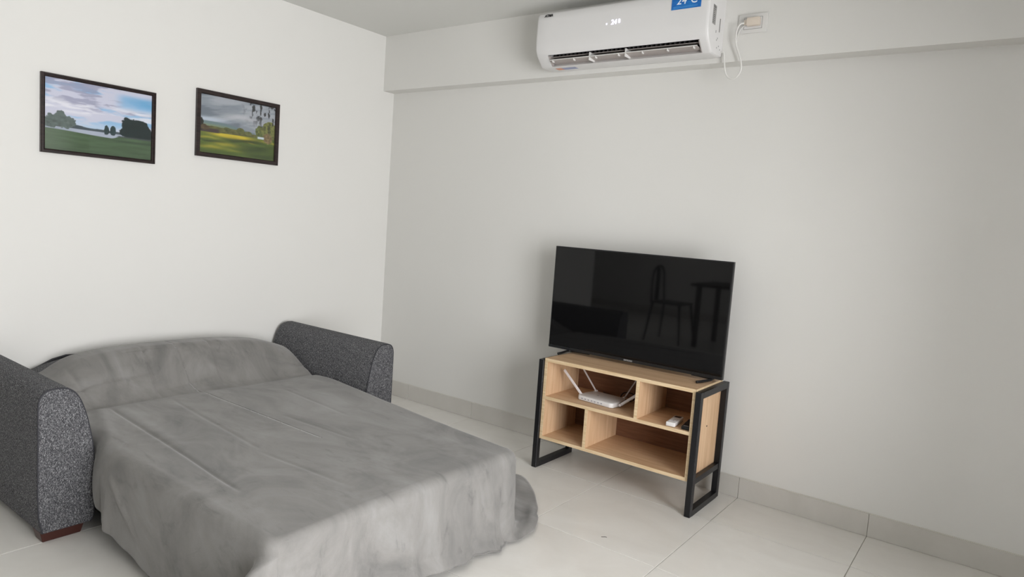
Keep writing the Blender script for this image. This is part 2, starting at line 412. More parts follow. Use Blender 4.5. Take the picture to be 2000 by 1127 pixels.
# skirt
NS = 56
px, py = per[:, 0], per[:, 1]
near = (nor[:, 1] < -.5).astype(float); front = (nor[:, 0] > .5).astype(float); far = (nor[:, 1] > .5).astype(float)
def sm(a, w=9): kk = np.ones(w)/w; return np.convolve(np.pad(a, w//2, mode='edge'), kk, 'valid')
near, front, far = sm(near), sm(front), sm(far)
inside = smooth(1.0, .90, px)*(1-front)                    # between the arms
hem_near = np.interp(px, [0, .9, .985, 1.03, 1.14, 1.36, 1.5, 2.15], [.24, .24, .20, .125, .09, .05, .035, .02])
hem_front = np.interp(py, [-2.4, -1.8, -1.5, -1.3, -1.15], [.03, .045, .02, .012, .012])
hem_far = np.full(n, .008)
hemz = (near*hem_near+front*hem_front+far*hem_far)/(near+front+far)
hemz = hemz*(1-inside*far)+.20*inside*far
# how far the hem trails on the floor
trail_far = np.interp(px, [.9, 1.2, 1.5, 1.79, 1.92, 2.0, 2.115, 2.16], [0, .08, .26, .44, .37, .30, .17, .08])*(1-inside)
trail_front = np.interp(py, [-2.4, -1.75, -1.45, -1.25, -1.18], [.0, .0, .008, .015, .06])
trail = (far*trail_far+front*trail_front)/(near+front+far)
trail = sm(trail, 11)
tdx = np.where(far+smooth(-1.32, -1.2, py)*front > .02, nor[:, 0]*.1-.04, nor[:, 0]); tdy = np.where(far+smooth(-1.32, -1.2, py)*front > .02, np.maximum(nor[:, 1], smooth(-1.34, -1.2, py)), nor[:, 1])
tdx, tdy = sm(tdx, 21), sm(tdy, 21)
nearc = np.exp(-(((px-2.14)/.05)**2+((py+2.36)/.05)**2))
wav = fbm(arc*3.2, arc*0+.3, 3, 9)-.5; wav2 = fbm(arc*9, arc*0+.7, 2, 12)-.5
rip = np.zeros(n)
for yc, wd, am in ((-1.36, .022, .020), (-1.46, .02, -.012), (-1.55, .03, .012), (-1.72, .035, -.008), (-1.80, .03, .012), (-1.28, .02, -.016), (-2.10, .05, .008)):
    rip += am*np.exp(-((py-yc)/wd)**2)*front
ripn = np.zeros(n)
for xc, wd, am in ((1.06, .03, -.015), (1.16, .03, .012), (1.35, .06, -.006), (1.75, .06, .010), (1.95, .05, -.008)):
    ripn += am*np.exp(-((px-xc)/wd)**2)*near
for j in range(1, NS+1):
    t = j/NS
    z0 = edge[:, 2]; drop = z0-hemz
    # path length: drop then trail
    L = drop+trail; s = t*L
    rr = np.minimum(.07, trail*.6+1e-4)                    # curve radius at the floor
    zz = np.where(s < drop-rr, z0-s, hemz+rr*np.exp(-np.clip(s-(drop-rr), 0, 9)/np.maximum(rr, 1e-4)))
    zz = np.where(trail < .004, z0-s, zz)
    off = np.where(s > drop-rr, (s-(drop-rr))*(1-np.exp(-(s-(drop-rr))/np.maximum(rr, .02)))*1.0, 0)
    off = np.where(trail < .004, 0, off); tr_off = off; off = 0
    off = off+.010*(1-math.cos(min(t*2.2, 1)*PI))*.5*(1-inside)
    amp = smooth(0, .9, t)
    off = off+amp*(wav*.030+wav2*.010)*(1-inside)+(rip+ripn)*amp*1.2
    # hem curling outwards a touch along the front
    off = off+front*.022*smooth(.80, 1, t)+front*smooth(-1.5, -1.22, py)*.03*smooth(.45, 1, t)
    # raised rim of the pooled hem
    zz = zz+(trail > .03)*(.018*np.exp(-((t-.90)/.06)**2)*(.6+wav2*2)+.012*np.exp(-((t-.72)/.05)**2)*(wav*3))
    Q = np.stack([px+nor[:, 0]*off+tdx*tr_off, py+nor[:, 1]*off+tdy*tr_off, zz], 1)
    # the spare cloth at the near corner swings out as a cone fold towards the camera side
    cone = np.exp(-(((px-2.143)/.035)**2+((py+2.345)/.05)**2))
    g = .20*(1-np.exp(-t*5.2))
    Q[:, 1] -= cone*g; Q[:, 0] += cone*.012*smooth(0, .3, t)
    tuck = np.exp(-((px-2.07)/.05)**2)*near
    Q[:, 1] += tuck*.022*smooth(0, .4, t)
    # diagonal crease from the arm on the near side
    xa = 1.08+.42*t; Q[:, 1] -= near*.008*np.exp(-((px-xa)/.022)**2)*smooth(.1, .3, t)*smooth(.85, .6, t)*(1-inside)
    Q[:, 2] = np.maximum(Q[:, 2], .004)
    V.append(Q)
V = np.array(V); nr = V.shape[0]
verts = V.reshape(-1, 3)
idx = np.arange(nr*n).reshape(nr, n)
q = np.stack([idx[:-1, :-1], idx[1:, :-1], idx[1:, 1:], idx[:-1, 1:]], -1).reshape(-1, 4)
me = bpy.data.meshes.new('blanket'); me.from_pydata(verts.tolist(), [], q.tolist()); me.update()
bl = link('blanket', me, BLANKET, None, True)
bm = bmesh.new(); bm.from_mesh(me); bmesh.ops.remove_doubles(bm, verts=bm.verts, dist=.0004)
bmesh.ops.recalc_face_normals(bm, faces=bm.faces); bm.to_mesh(me); bm.free()
so = bl.modifiers.new('thickness', 'SOLIDIFY'); so.thickness = .003; so.offset = 1
tag(bl, 'large grey fleece blanket draped over the open bed, its far corner trailing on the floor', 'blanket')

# ------------------------------------------------------------------ tv stand
st = empty('tv_stand', (2.185, -.26, 0), 'low light oak tv stand with four open compartments on black metal side frames', 'tv stand')
T = .030
for x0 in (1.728, 2.613):
    x1 = x0+T; bm = bmesh.new(); yf, yb, zt = -.445, -.068, .602
    bx(bm, x0, x1, yf, yf+T, .0005, zt, .002, 1); bx(bm, x0, x1, yb-T, yb, .0005, zt, .002, 1)
    bx(bm, x0+.0002, x1-.0002, yf+T, yb-T, zt-T, zt-.0002); bx(bm, x0+.0002, x1-.0002, yf+T, yb-T, .0007, T)
    fr_ = fin('side_frame', bm, BLACKM, st)
    ORIG[fr_.name] = ORIG[st.name]
    box('cross_bar', (x0+.004, x1-.004, yf+T, yb-T, .155, .183), BLACKM, fr_)
yf, yb = -.432, -.085; t_ = .017
xa, xb = 1.759, 2.612
def panel(name, d, mat):
    """board with a paler edge band on its front edge"""
    x0, x1, y0, y1, z0, z1 = d
    o = box(name, (x0, x1, y0+.0015, y1, z0, z1), mat, st); ORIG[o.name] = ORIG[st.name]
    box('edge_band', (x0, x1, y0, y0+.0015, z0, z1), EDGE, o); return o
panel('top_board', (xa, xb, yf, yb, .593, .611), WOODX)
o = box('edge_band', (xb-.001, xb+.0004, yf, yb, .5932, .6112), EDGE, bpy.data.objects['top_board'])
panel('bottom_board', (xa+t_, xb-t_, yf, yb, .166, .183), WOODX)
panel('side_panel', (xa, xa+t_, yf, yb, .166, .593), WOODZ)
sp = panel('side_panel', (xb-t_, xb, yf, yb, .166, .593), WOODZ)
panel('middle_shelf', (xa+t_, xb-t_, yf, yb-.006, .387, .404), WOODX)
panel('divider', (2.305, 2.322, yf, yb-.006, .404, .593), WOODZ)
panel('divider', (2.028, 2.045, yf, yb-.006, .183, .387), WOODZ)
BACKSHADE = NT('back_panel_shade', .6, .3); BACKSHADE.color(BACKSHADE.ramp(BACKSHADE.noise(BACKSHADE.mapc((2, 2, 30)), 3, 4), [(.3, s2l((112, 78, 58))), (.7, s2l((134, 96, 72)))]))  # compartment shade put into the colour; the back is the same oak
box('back_panel', (xa+t_, xb-t_, yb-.006, yb, .183, .593), BACKSHADE.m, st)
for y, z in ((-.251, .401), (-.341, .487)):
    bm = bmesh.new(); cyl(bm, (xb+.0006, y, z), .0045, .001, 'x', 12); fin('screw_hole', bm, DARKG, sp)

# ------------------------------------------------------------------ television
tv = empty('television', (2.137, -.18, .611), 'flat black television switched off, standing on the oak tv stand', 'television')
x0, x1, z0, z1, yf = 1.626, 2.648, .629, 1.211, -.205
bm = bmesh.new(); bx(bm, x0, x1, yf, yf+.026, z0, z1, .002, 2); bx(bm, x0+.12, x1-.12, yf+.026, yf+.062, z0+.03, z0+.33, .008, 2)
fin('housing', bm, BLACKP, tv, 'auto')
_s = NT('tv_glass', .035, .32, IOR=1.5); _s.color(s2l((13, 13, 14))); SCREEN = _s.m
box('screen', (x0+.007, x1-.007, yf-.0012, yf-.0002, z0+.016, z1-.007), SCREEN, tv)
TVTRIM = plain('tv_trim', (30, 31, 33), .3, .5)
box('bottom_trim', (x0+.001, x1-.001, yf-.0025, yf-.0002, z0+.0005, z0+.0155), TVTRIM, tv)
text('logo', 'SAMSUNG', .011, frame_m((2.137, yf-.0028, z0+.008), (1, 0, 0), (0, 0, 1)), plain('silver_print', (200, 200, 200), .4, .5), tv)
ZF = .6111+.0072
for s_, toe, heel, xn in ((1, (1.752, -.297), (1.765, -.115), 1.762), (-1, (2.558, -.303), (2.572, -.115), 2.598)):
    bm = bmesh.new(); inner = xn+s_*(.13 if s_ > 0 else .11)
    tube(bm, spline([(inner, yf+.012, z0+.001), (xn+s_*.05, yf+.012, z0-.001), (xn+s_*.012, yf+.006, z0-.002), (xn, yf-.012, z0-.004), ((xn+toe[0])/2, (yf+toe[1])/2-.01, ZF+.002), (toe[0], toe[1], ZF)], 6), .0068, 10)
    tube(bm, spline([(xn+s_*.012, yf+.008, z0-.002), (xn+s_*.004, yf+.04, z0-.004), (heel[0], heel[1], ZF)], 6), .0068, 10)
    fin('stand_foot', bm, BLACKP, tv, True)

# ------------------------------------------------------------------ router and remotes
ZS = .4045
rt = empty('router', (2.04, -.28, ZS), 'white wifi router with four splayed antennas in the upper left compartment of the tv stand', 'router')
bm = bmesh.new()
outline = [(1.938, -.352), (2.135, -.372), (2.152, -.362), (2.160, -.300), (2.150, -.215), (2.13, -.200), (1.965, -.190), (1.945, -.20), (1.930, -.26), (1.925, -.335)]
prism(bm, outline, 2, ZS+.001, ZS+.027)
bmesh.ops.bevel(bm, geom=[e for e in bm.edges], offset=.006, segments=3, affect='EDGES', profile=.5)
rb = fin('body', bm, WHITEP, rt, 'auto'); ORIG[rb.name] = ORIG[rt.name]
for i in range(7):
    u = .12+i*.105; px_, py_ = 1.938+(2.135-1.938)*u, -.3525-.020*u
    box('status_light', (px_-.004, px_+.004, py_-.0010, py_+.004, ZS+.011, ZS+.016), plain('grey_print', (150, 150, 158), .5) if i == 0 else bpy.data.materials['grey_print'], rb)
bm = bmesh.new(); cyl(bm, (2.015, -.28, ZS+.0272), .006, .001, 'z', 16); fin('emblem', bm, bpy.data.materials['grey_print'], rb)
ANT = plain('antenna_plastic', (222, 216, 216), .45, .4)
def antenna(a, b, wd, th):
    a, b = Vector(a), Vector(b); bm = bmesh.new(); t = (b-a).normalized(); side = t.cross(Vector((0, 1, 0))).normalized(); dp = t.cross(side)
    bmesh.ops.create_cube(bm, size=1, matrix=Matrix.Translation((a+b)/2) @ Matrix((side, dp, t)).transposed().to_4x4() @ Matrix.Diagonal((wd, th, (b-a).length, 1)))
    bmesh.ops.bevel(bm, geom=list(bm.edges), offset=th*.3, segments=2, affect='EDGES')
    cyl(bm, a, .007, .018, 'y', 14); fin('antenna', bm, ANT, rt, 'auto')
antenna((1.936, -.315, .424), (1.812, -.315, .541), .014, .009)
antenna((1.955, -.195, .430), (1.852, -.195, .553), .008, .010)
antenna((2.130, -.195, .430), (2.198, -.195, .551), .006, .010)
antenna((2.170, -.315, .420), (2.288, -.290, .520), .014, .009)
bm = bmesh.new(); tube(bm, spline([(2.10, -.19, .42), (2.105, -.16, .445), (2.14, -.14, .448), (2.17, -.14, .43), (2.15, -.16, .409), (2.08, -.13, .409), (1.99, -.12, .409), (1.95, -.10, .409)], 8), .0028, 8); fin('power_cable', bm, BLACKP, rt, True)
def remote(name, c, ang, L, W, Hh, mat, label):
    e = empty(name, c, label, 'remote'); e.rotation_euler[2] = ang; ORIG[e.name] = Vector((0, 0, 0))
    bm = bmesh.new(); bx(bm, -W/2, W/2, -L/2, L/2, .0005, Hh, Hh*.28, 3); fin('case', bm, mat, e, 'auto'); return e
wr = remote('remote_control', (2.488, -.352, ZS), math.radians(6), .145, .046, .022, WHITEP, 'white air conditioner remote with dark display in the upper right compartment')
box('display', (-.016, .016, .035, .062, .0222, .0228), plain('dark_display', (52, 40, 38), .25), wr)
for i in range(3):
    for j in range(3): box('button', (-.016+i*.012, -.008+i*.012, -.045+j*.018, -.036+j*.018, .0222, .0236), GREYP if j else plain('pale_button', (205, 208, 212), .5) if i == 0 else bpy.data.materials['pale_button'], wr, .0005)
br = remote('remote_control', (2.558, -.345, ZS), math.radians(9), .15, .040, .017, BLACKP, 'black television remote lying to the right of the white remote on the tv stand shelf')
for i in range(3):
    for j in range(5): box('button', (-.013+i*.010, -.006+i*.010, -.03+j*.017, -.021+j*.017, .0172, .0182), plain('charcoal_button', (60, 60, 62), .5) if not i+j else bpy.data.materials['charcoal_button'], br, .0003)
box('label_print', (-.012, .012, -.064, -.058, .0172, .0176), plain('pale_print', (190, 190, 190), .5), br)

# ------------------------------------------------------------------ pictures
def bw(c): return np.array(s2l(c))
def grid_print(name, parent, y0, y1, z0, z1, x, fn, nu=300, nv=210):
    u, v = np.meshgrid(np.linspace(0, 1, nu), np.linspace(0, 1, nv))          # v up
    col = fn(u, v)
    O = ORIG[parent.name]
    P = np.stack([np.full(u.shape, x)-O[0], y0+(y1-y0)*u-O[1], z0+(z1-z0)*v-O[2]], -1).reshape(-1, 3)
    id_ = np.arange(nu*nv).reshape(nv, nu); f = np.stack([id_[:-1, :-1], id_[:-1, 1:], id_[1:, 1:], id_[1:, :-1]], -1).reshape(-1, 4)
    me = bpy.data.meshes.new(name); me.from_pydata(P.tolist(), [], f.tolist()); me.update()
    a = me.color_attributes.new('print', 'FLOAT_COLOR', 'POINT'); c4 = np.ones((nu*nv, 4)); c4[:, :3] = np.clip(col.reshape(-1, 3), 0, 1)
    a.data.foreach_set('color', c4.ravel()); return link(name, me, PRINT, parent)
def lay(c, m, k): m = np.clip(m, 0, 1)[..., None]; return c*(1-m)+np.array(k)*m
def lake(u, v):
    v = np.asarray(v); c = np.zeros(u.shape+(3,))
    c[:] = bw((150, 190, 222))
    c = lay(c, smooth(.45, 1, u)*smooth(.72, .86, v)*smooth(1.02, .9, v)*.9, bw((92, 165, 208)))
    cl = fbm(u*3.2+1.1, v*9, 5, 3); cl2 = fbm(u*5, v*16, 5, 8)
    c = lay(c, smooth(.36, .52, cl)*.95*(1-.85*smooth(.60, .74, u)*smooth(.66, .76, v)*smooth(.98, .88, v)), bw((206, 206, 220)))
    c = lay(c, smooth(.50, .62, cl2)*smooth(.55, .7, v)*.75*(1-smooth(.60, .74, u)*smooth(.66, .76, v)), bw((150, 152, 176)))
    c = lay(c, smooth(.48, .64, fbm(u*4, v*20, 4, 21))*smooth(.52, .58, v)*smooth(.78, .66, v)*.8, bw((232, 232, 238)))
    c = lay(c, smooth(.50, .36, v)*smooth(.30, .40, v)*.7, bw((205, 215, 228)))
    hill = .375+.02*np.sin(u*7+1)-.0*u; c = lay(c, smooth(hill+.008, hill-.008, v)*smooth(.22, .3, u), bw((112, 132, 168)))
    hl = .352+.025*fbm(u*14, u*0, 3, 4)+.02*smooth(.45, .25, u); c = lay(c, smooth(hl+.006, hl-.006, v), bw((74, 86, 92)))
    wt = smooth(.337, .327, v)                                             # water
    c = lay(c, wt, bw((172, 180, 194))); c = lay(c, wt*smooth(.3, .2, u)*.4, bw((150, 160, 172)))
    def tree(cx, cy, rx, ry, col, seed, rag=.35, base=None):
        d = np.sqrt(((u-cx)/rx)**2+((v-cy)/ry)**2)+rag*(fbm(u*26, v*20, 4, seed)-.5)*2
        m = smooth(1.04, .94, d)
        if base is not None: m = m*smooth(base-.008, base+.008, v)
        cc = np.array(bw(col))*(0.65+.8*fbm(u*40, v*30, 3, seed+5))[..., None]
        mm = m[..., None]; return c*(1-mm)+cc*mm
    for cx, cy, rx, ry in ((.06, .40, .07, .10), (.13, .43, .07, .12), (.205, .41, .06, .09)):
        c = tree(cx, cy, rx, ry, (96, 108, 104), 31, .4, .305)
    for cx, rx, ry in ((.555, .026, .07), (.615, .03, .08)): c = tree(cx, .37, rx, ry, (44, 62, 64), 41, .25, .305)
    for cx, cy, rx, ry in ((.77, .46, .075, .15), (.85, .46, .085, .15), (.92, .41, .075, .15), (.81, .37, .12, .12), (.98, .36, .06, .08)):
        c = tree(cx, cy, rx, ry, (30, 44, 44), 51, .3, .275)
    sh = .298-.035*smooth(.0, .62, u)+.03*smooth(.6, .68, u)
    g = smooth(sh+.006, sh-.006, v)
    c = lay(c, smooth(sh+.03, sh+.01, v)*smooth(.64, .68, u), bw((70, 78, 78)))
    gc = bw((78, 100, 72))*(0.75+.5*fbm(u*6, v*40, 4, 61))[..., None]; gm = g[..., None]; c = c*(1-gm)+gc*gm
    c = lay(c, g*smooth(.2, .0, v)*.25, bw((60, 74, 60))); c = lay(c, g*smooth(.35, .0, u)*.22, bw((150, 160, 150)))
    c = lay(c, g*smooth(.03, .0, np.abs(v-.235))*smooth(.45, .8, u)*.6, bw((46, 60, 50)))
    return c
def park(u, v):
    c = np.zeros(u.shape+(3,)); c[:] = bw((142, 150, 158))
    cl = fbm(u*2.6+2, v*9-u*2, 5, 13)
    c = lay(c, smooth(.45, .65, cl)*.7, bw((178, 182, 188))); c = lay(c, smooth(.45, .3, cl)*.7, bw((104, 114, 124)))
    c = lay(c, np.exp(-((v-.70)/.05)**2-((u-.58)/.25)**2)*.6, bw((205, 205, 208)))
    c = lay(c, np.exp(-((v-.585)/.04)**2)*smooth(.5, .1, u)*.7, bw((190, 202, 216)))
    hl = .555-.09*smooth(.25, .75, u); c = lay(c, smooth(hl+.008, hl-.008, v)*smooth(.95, .6, u), bw((112, 132, 134)))
    hl2 = hl-.05; c = lay(c, smooth(hl2+.02, hl2-.02, v)*.8, bw((126, 142, 112)))
    bt = .455+.03*fbm(u*20, u*0, 3, 4); bt = bt-.03*smooth(.55, .7, u)
    bm_ = smooth(bt+.006, bt-.006, v)[..., None]
    c = c*(1-bm_)+(bw((98, 98, 58))*(0.45+1.1*fbm(u*26, v*24, 3, 6))[..., None])*bm_
    gt = .385-.01*np.sin(u*5)
    g = smooth(gt+.006, gt-.006, v)[..., None]
    gc = bw((86, 104, 44))*(0.6+.8*fbm(u*5, v*24, 4, 66))[..., None]; c = c*(1-g)+gc*g
    gg = g[..., 0]
    c = lay(c, gg*np.exp(-((v-.345)/.035)**2-((u-.42)/.22)**2)*1.8, bw((206, 186, 58)))
    for cx, cy, rx, ry, k in ((.10, .265, .16, .022, .7), (.33, .185, .16, .035, .8), (.16, .11, .16, .03, .7), (.66, .27, .07, .012, .9), (.93, .33, .12, .018, .9), (.45, .09, .10, .02, .4)):
        c = lay(c, gg*k*np.exp(-((v-cy-.05*(fbm(u*8, v*8, 3, 7)-.5))/ry)**2-((u-cx)/rx)**2), bw((172, 164, 56)))
    for cx, cy, rx, ry, k in ((.62, .30, .26, .035, .75), (.13, .215, .18, .022, .8), (.75, .17, .28, .07, .6), (.85, .05, .3, .06, .6), (.45, .27, .14, .02, .6), (.12, .02, .2, .03, .5)):
        c = lay(c, gg*k*np.exp(-((v-cy-.05*(fbm(u*9, v*9, 3, 17)-.5))/ry)**2-((u-cx)/rx)**2), bw((38, 54, 34)))
    c = lay(c, smooth(.44, .42, v)*smooth(.355, .37, v)*smooth(.27, .22, u), bw((70, 58, 56)))
    def tree(c, cx, cy, rx, ry, col, seed, rag=.35, am=1):
        d = np.sqrt(((u-cx)/rx)**2+((v-cy)/ry)**2)+rag*(fbm(u*22, v*20, 4, seed)-.5)*2
        m = smooth(1.05, .93, d)[..., None]*am; cc = bw(col)*(0.4+1.3*fbm(u*44, v*36, 3, seed+5))[..., None]; return c*(1-m)+cc*m
    c = tree(c, .0, .50, .05, .12, (38, 40, 36), 3); c = tree(c, .06, .44, .06, .05, (84, 70, 50), 5)
    c = tree(c, .52, .465, .05, .05, (92, 96, 54), 9); c = tree(c, .35, .455, .04, .035, (80, 84, 50), 10); c = tree(c, .64, .44, .05, .035, (100, 104, 60), 11)
    c = tree(c, .78, .50, .055, .12, (92, 102, 56), 23); c = tree(c, .91, .53, .11, .19, (112, 116, 62), 25, .5); c = tree(c, .90, .40, .06, .09, (122, 104, 72), 27, .4)
    c = lay(c, smooth(.42, .41, v)*smooth(.37, .38, v)*smooth(.75, .77, u)*smooth(.86, .84, u), bw((196, 208, 214)))
    lf = fbm(u*34, v*12, 4, 77); lm = smooth(.50, .60, lf)*smooth(.60-.0, .98, v+.28*smooth(.5, 1, u))*smooth(.50, .66, u)
    c = lay(c, lm*.95, bw((44, 46, 44))); return c
FRAMEM = NT('dark_frame_wood', .35, .4); FRAMEM.color(FRAMEM.ramp(FRAMEM.noise(FRAMEM.mapc((4, 4, 40)), 6, 3), [(.3, s2l((26, 21, 21))), (.75, s2l((58, 44, 42)))])); FRAMEM = FRAMEM.m
def picture(y0, y1, z0, z1, fw, stepped, fn, label):
    e = empty('framed_picture', (0, (y0+y1)/2, (z0+z1)/2), label, 'picture')
    # moulding profile swept round the rectangle (distance in from the outer edge, height off the wall)
    pr_ = [(0, .001), (0, .018), (.003, .021), (.007, .021), (.009, .0165), (.012, .0165), (.014, .019), (fw-.003, .0185), (fw, .013), (fw, .001)] if stepped else [(0, .001), (0, .019), (.003, .0215), (fw-.004, .0215), (fw, .015), (fw, .001)]
    bm = bmesh.new(); rings = []
    for sy, sz in ((0, 0), (1, 0), (1, 1), (0, 1)):
        rings.append([bm.verts.new((h, (y0+d) if not sy else (y1-d), (z0+d) if not sz else (z1-d))) for d, h in pr_])
    m = len(pr_)
    for i in range(4):
        a, b = rings[i], rings[(i+1) % 4]
        for k_ in range(m): bm.faces.new((a[k_], a[(k_+1) % m], b[(k_+1) % m], b[k_]))
    fin('frame', bm, FRAMEM, e)
    box('backing', (.001, .005, y0+fw-.001, y1-fw+.001, z0+fw-.001, z1-fw+.001), DARKG, e)
    grid_print('print', e, y0+fw, y1-fw, z0+fw, z1-fw, .0062, fn)
    box('glass', (.008, .0095, y0+fw-.0005, y1-fw+.0005, z0+fw-.0005, z1-fw+.0005), GLASS, e)
picture(-2.214, -1.688, 1.498, 1.868, .018, True, lake, 'dark framed photo of a lake with trees under a cloudy blue sky')
picture(-1.466, -.945, 1.571, 1.940, .024, False, park, 'black framed photo of a sunlit golf green with yellow grass and grey clouds')

# ------------------------------------------------------------------ air conditioner
ac = empty('air_conditioner', (1.95, -.1, 2.35), 'white wall-mounted air conditioner with open louvre and lit display, on the beam under the ceiling', 'air conditioner')
ax0, ax1 = 1.452, 2.446
P_ = [(-.102, 2.492), (-.27, 2.492), (-.292, 2.486), (-.303, 2.472), (-.307, 2.44), (-.308, 2.33), (-.305, 2.292), (-.298, 2.272), (-.289, 2.258)]
Pslot = [(-.238, 2.207)]
Plow = [(-.225, 2.204), (-.17, 2.204), (-.125, 2.208), (-.102, 2.212)]
def shell_sec(bm, xa_, xb_, pr2): prism(bm, pr2, 0, xa_, xb_)
bm = bmesh.new()
full = P_+Pslot+Plow
# end cheeks with slightly pulled-in outer faces
def cheek(bm, xs_, scs):
    rings = []; cy, cz = -.2, 2.35
    for x_, s_ in zip(xs_, scs): rings.append([bm.verts.new((x_, min(-.102, cy+(a-cy)*s_) if a < -.103 else a, cz+(b-cz)*s_)) for a, b in full])
    m = len(full)
    for a, b in zip(rings, rings[1:]):
        for k_ in range(m): bm.faces.new((a[k_], a[(k_+1) % m], b[(k_+1) % m], b[k_]))
    bm.faces.new(rings[0]); bm.faces.new(rings[-1][::-1])
SX0, SX1 = ax0+.075, ax1-.045
cheek(bm, [ax0, ax0+.004, ax0+.012, SX0], [.955, .985, 1, 1])
cheek(bm, [SX1, ax1-.016, ax1-.005, ax1], [1, 1, .985, .955])
# middle body around the slot: profile with a cavity cut in
cav = [(-.102, 2.492), (-.27, 2.492), (-.292, 2.486), (-.303, 2.472), (-.307, 2.44), (-.308, 2.33), (-.305, 2.292), (-.298, 2.272), (-.289, 2.258), (-.262, 2.268), (-.20, 2.30), (-.172, 2.27), (-.20, 2.235), (-.238, 2.207)]+Plow
prism(bm, cav, 0, SX0, SX1)
body = fin('casing', bm, WHITEP, ac, 'auto'); ORIG[body.name] = ORIG[ac.name]
bm = bmesh.new(); prism(bm, [(-.284, 2.2585), (-.262, 2.266), (-.202, 2.298), (-.175, 2.27), (-.203, 2.238), (-.2045, 2.238), (-.178, 2.27), (-.202, 2.2955), (-.262, 2.264), (-.284, 2.2565)], 0, SX0+.001, SX1-.001)
fin('air_outlet', bm, DARKG, ac)
# thin front panel lines: panel seam near the slot and down the right end
SEAM = plain('seam_grey', (196, 196, 196), .6)
# louvre blades
def blade(name, ya, za, yb_, zb, th, mat, x0_, x1_, pieces=None):
    bm = bmesh.new(); d = Vector((0, yb_-ya, zb-za)).normalized(); nn = Vector((0, -d.z, d.y))*th/2
    q_ = [(ya+nn.y, za+nn.z), (yb_+nn.y, zb+nn.z), (yb_-nn.y, zb-nn.z), (ya-nn.y, za-nn.z)]
    prism(bm, q_, 0, x0_, x1_); return fin(name, bm, mat, ac)
lv = blade('louvre', -.279, 2.232, -.215, 2.2235, .004, GREYP, SX0+.012, SX1-.012); ORIG[lv.name] = ORIG[ac.name]
bm = bmesh.new(); tube(bm, [(SX0+.012, -.280, 2.2335), (SX1-.012, -.280, 2.2335)], .0022, 8); fin('louvre_lip', bm, WHITEP2, lv)
for i in range(7):
    xx = SX0+.012+(SX1-SX0-.024)*(.02+.96*i/6); box('louvre_tab', (xx-.0018, xx+.0018, -.2815, -.262, 2.221, 2.232), WHITEP2, lv)
lv2 = blade('inner_louvre', -.262, 2.252, -.215, 2.256, .003, GREYP, SX0+.004, SX1-.004)
for i in range(34):
    xx = SX0+.02+(SX1-SX0-.04)*i/33
    box('vane', (xx-.0008, xx+.0008, -.245, -.212, 2.2585, 2.275), plain('vane_grey', (92, 88, 88), .6) if i == 0 else bpy.data.materials['vane_grey'], ac)
for u_ in (.30, .545):
    xx = SX0+(SX1-SX0)*u_; box('louvre_bracket', (xx-.003, xx+.003, -.279, -.20, 2.214, 2.256), WHITEP2, ac, .001)
for u_, ww in ((.0, .010), (1.0, -.010)):
    xx = SX0+(SX1-SX0)*u_
    bm = bmesh.new(); prism(bm, [(-.286, 2.255), (-.236, 2.208), (-.21, 2.235), (-.262, 2.262)], 0, *sorted((xx+ww*.1, xx+ww*.5))); fin('outlet_cheek', bm, GREYP, ac)
# prints, display, stickers
INK = plain('black_ink', (30, 30, 32), .5)
text('logo', 'ATMA', .0195, frame_m((1.527, -.3062, 2.466), (1, 0, 0), (0, .02, 1)), INK, ac, .0006, .25, .0006)
DISP = emis('display_glow', (.82, .78, 1.0), 1.25)
text('temperature_display', '24', .034, frame_m((1.938, -.3088, 2.385), (1, 0, 0), (0, 0, 1)), DISP, ac, .0004, .1, .0006)
bm = bmesh.new(); bx(bm, 1.893, 1.900, -.3092, -.3084, 2.376, 2.384); fin('indicator_light', bm, DISP, ac)
bm = bmesh.new(); bx(bm, 1.965, 1.974, -.3092, -.3084, 2.378, 2.398, .002, 1); fin('indicator_light', bm, DISP, ac)
STB = NT('blue_sticker', .3, .5); STB.color(STB.ramp(STB.noise(STB.mapc((6, 1, 40)), 4, 3), [(.35, s2l((0, 94, 176))), (.75, s2l((28, 128, 204)))])); STB = STB.m
stk = box('sticker', (2.252, 2.402, -.3092, -.3084, 2.404, 2.474), STB, ac); ORIG[stk.name] = ORIG[ac.name]
STW = plain('sticker_white', (236, 242, 250), .4)
text('sticker_text', '24\u00b0C', .050, frame_m((2.330, -.3096, 2.442), (1, 0, 0), (0, 0, 1)), STW, stk, .0003, .1, .0003)
bm = bmesh.new()
for z_ in (2.411, 2.4155): bx(bm, 2.262, 2.385, -.3095, -.3092, z_, z_+.0012)
fin('sticker_rule', bm, plain('pale_blue', (90, 165, 225), .4), stk)
# right end prints
bm = bmesh.new(); bx(bm, ax1+.0002, ax1+.0010, -.262, -.222, 2.336, 2.425); bc = fin('rating_label', bm, plain('label_grey', (150, 149, 147), .5), ac); ORIG[bc.name] = ORIG[ac.name]
bm = bmesh.new(); r_ = random.Random(3)
for i in range(9):
    z_ = 2.343+i*.0085; bx(bm, ax1+.0010, ax1+.0013, -.257, -.257+r_.uniform(.012, .031), z_, z_+.0035)
for i in range(10):
    y_ = -.258+r_.random()*.030; z_ = 2.405+r_.random()*.015; bx(bm, ax1+.0010, ax1+.0014, y_, y_+.004, z_, z_+.004)
fin('label_print', bm, plain('label_ink', (92, 92, 92), .5), bc)
bm = bmesh.new(); bx(bm, ax1-.0005, ax1+.0008, -.166, -.158, 2.318, 2.382); fin('side_slot', bm, plain('slot_grey', (120, 118, 115), .6), ac)
for y_, z_, hh in ((-.205, 2.305, .012), (-.178, 2.281, .008), (-.188, 2.272, .006), (-.155, 2.250, .006), (-.178, 2.238, .006), (-.135, 2.238, .006)): box('clip_slot', (ax1-.0005, ax1+.0008, y_-.002, y_+.002, z_, z_+hh), bpy.data.materials['slot_grey'], ac)
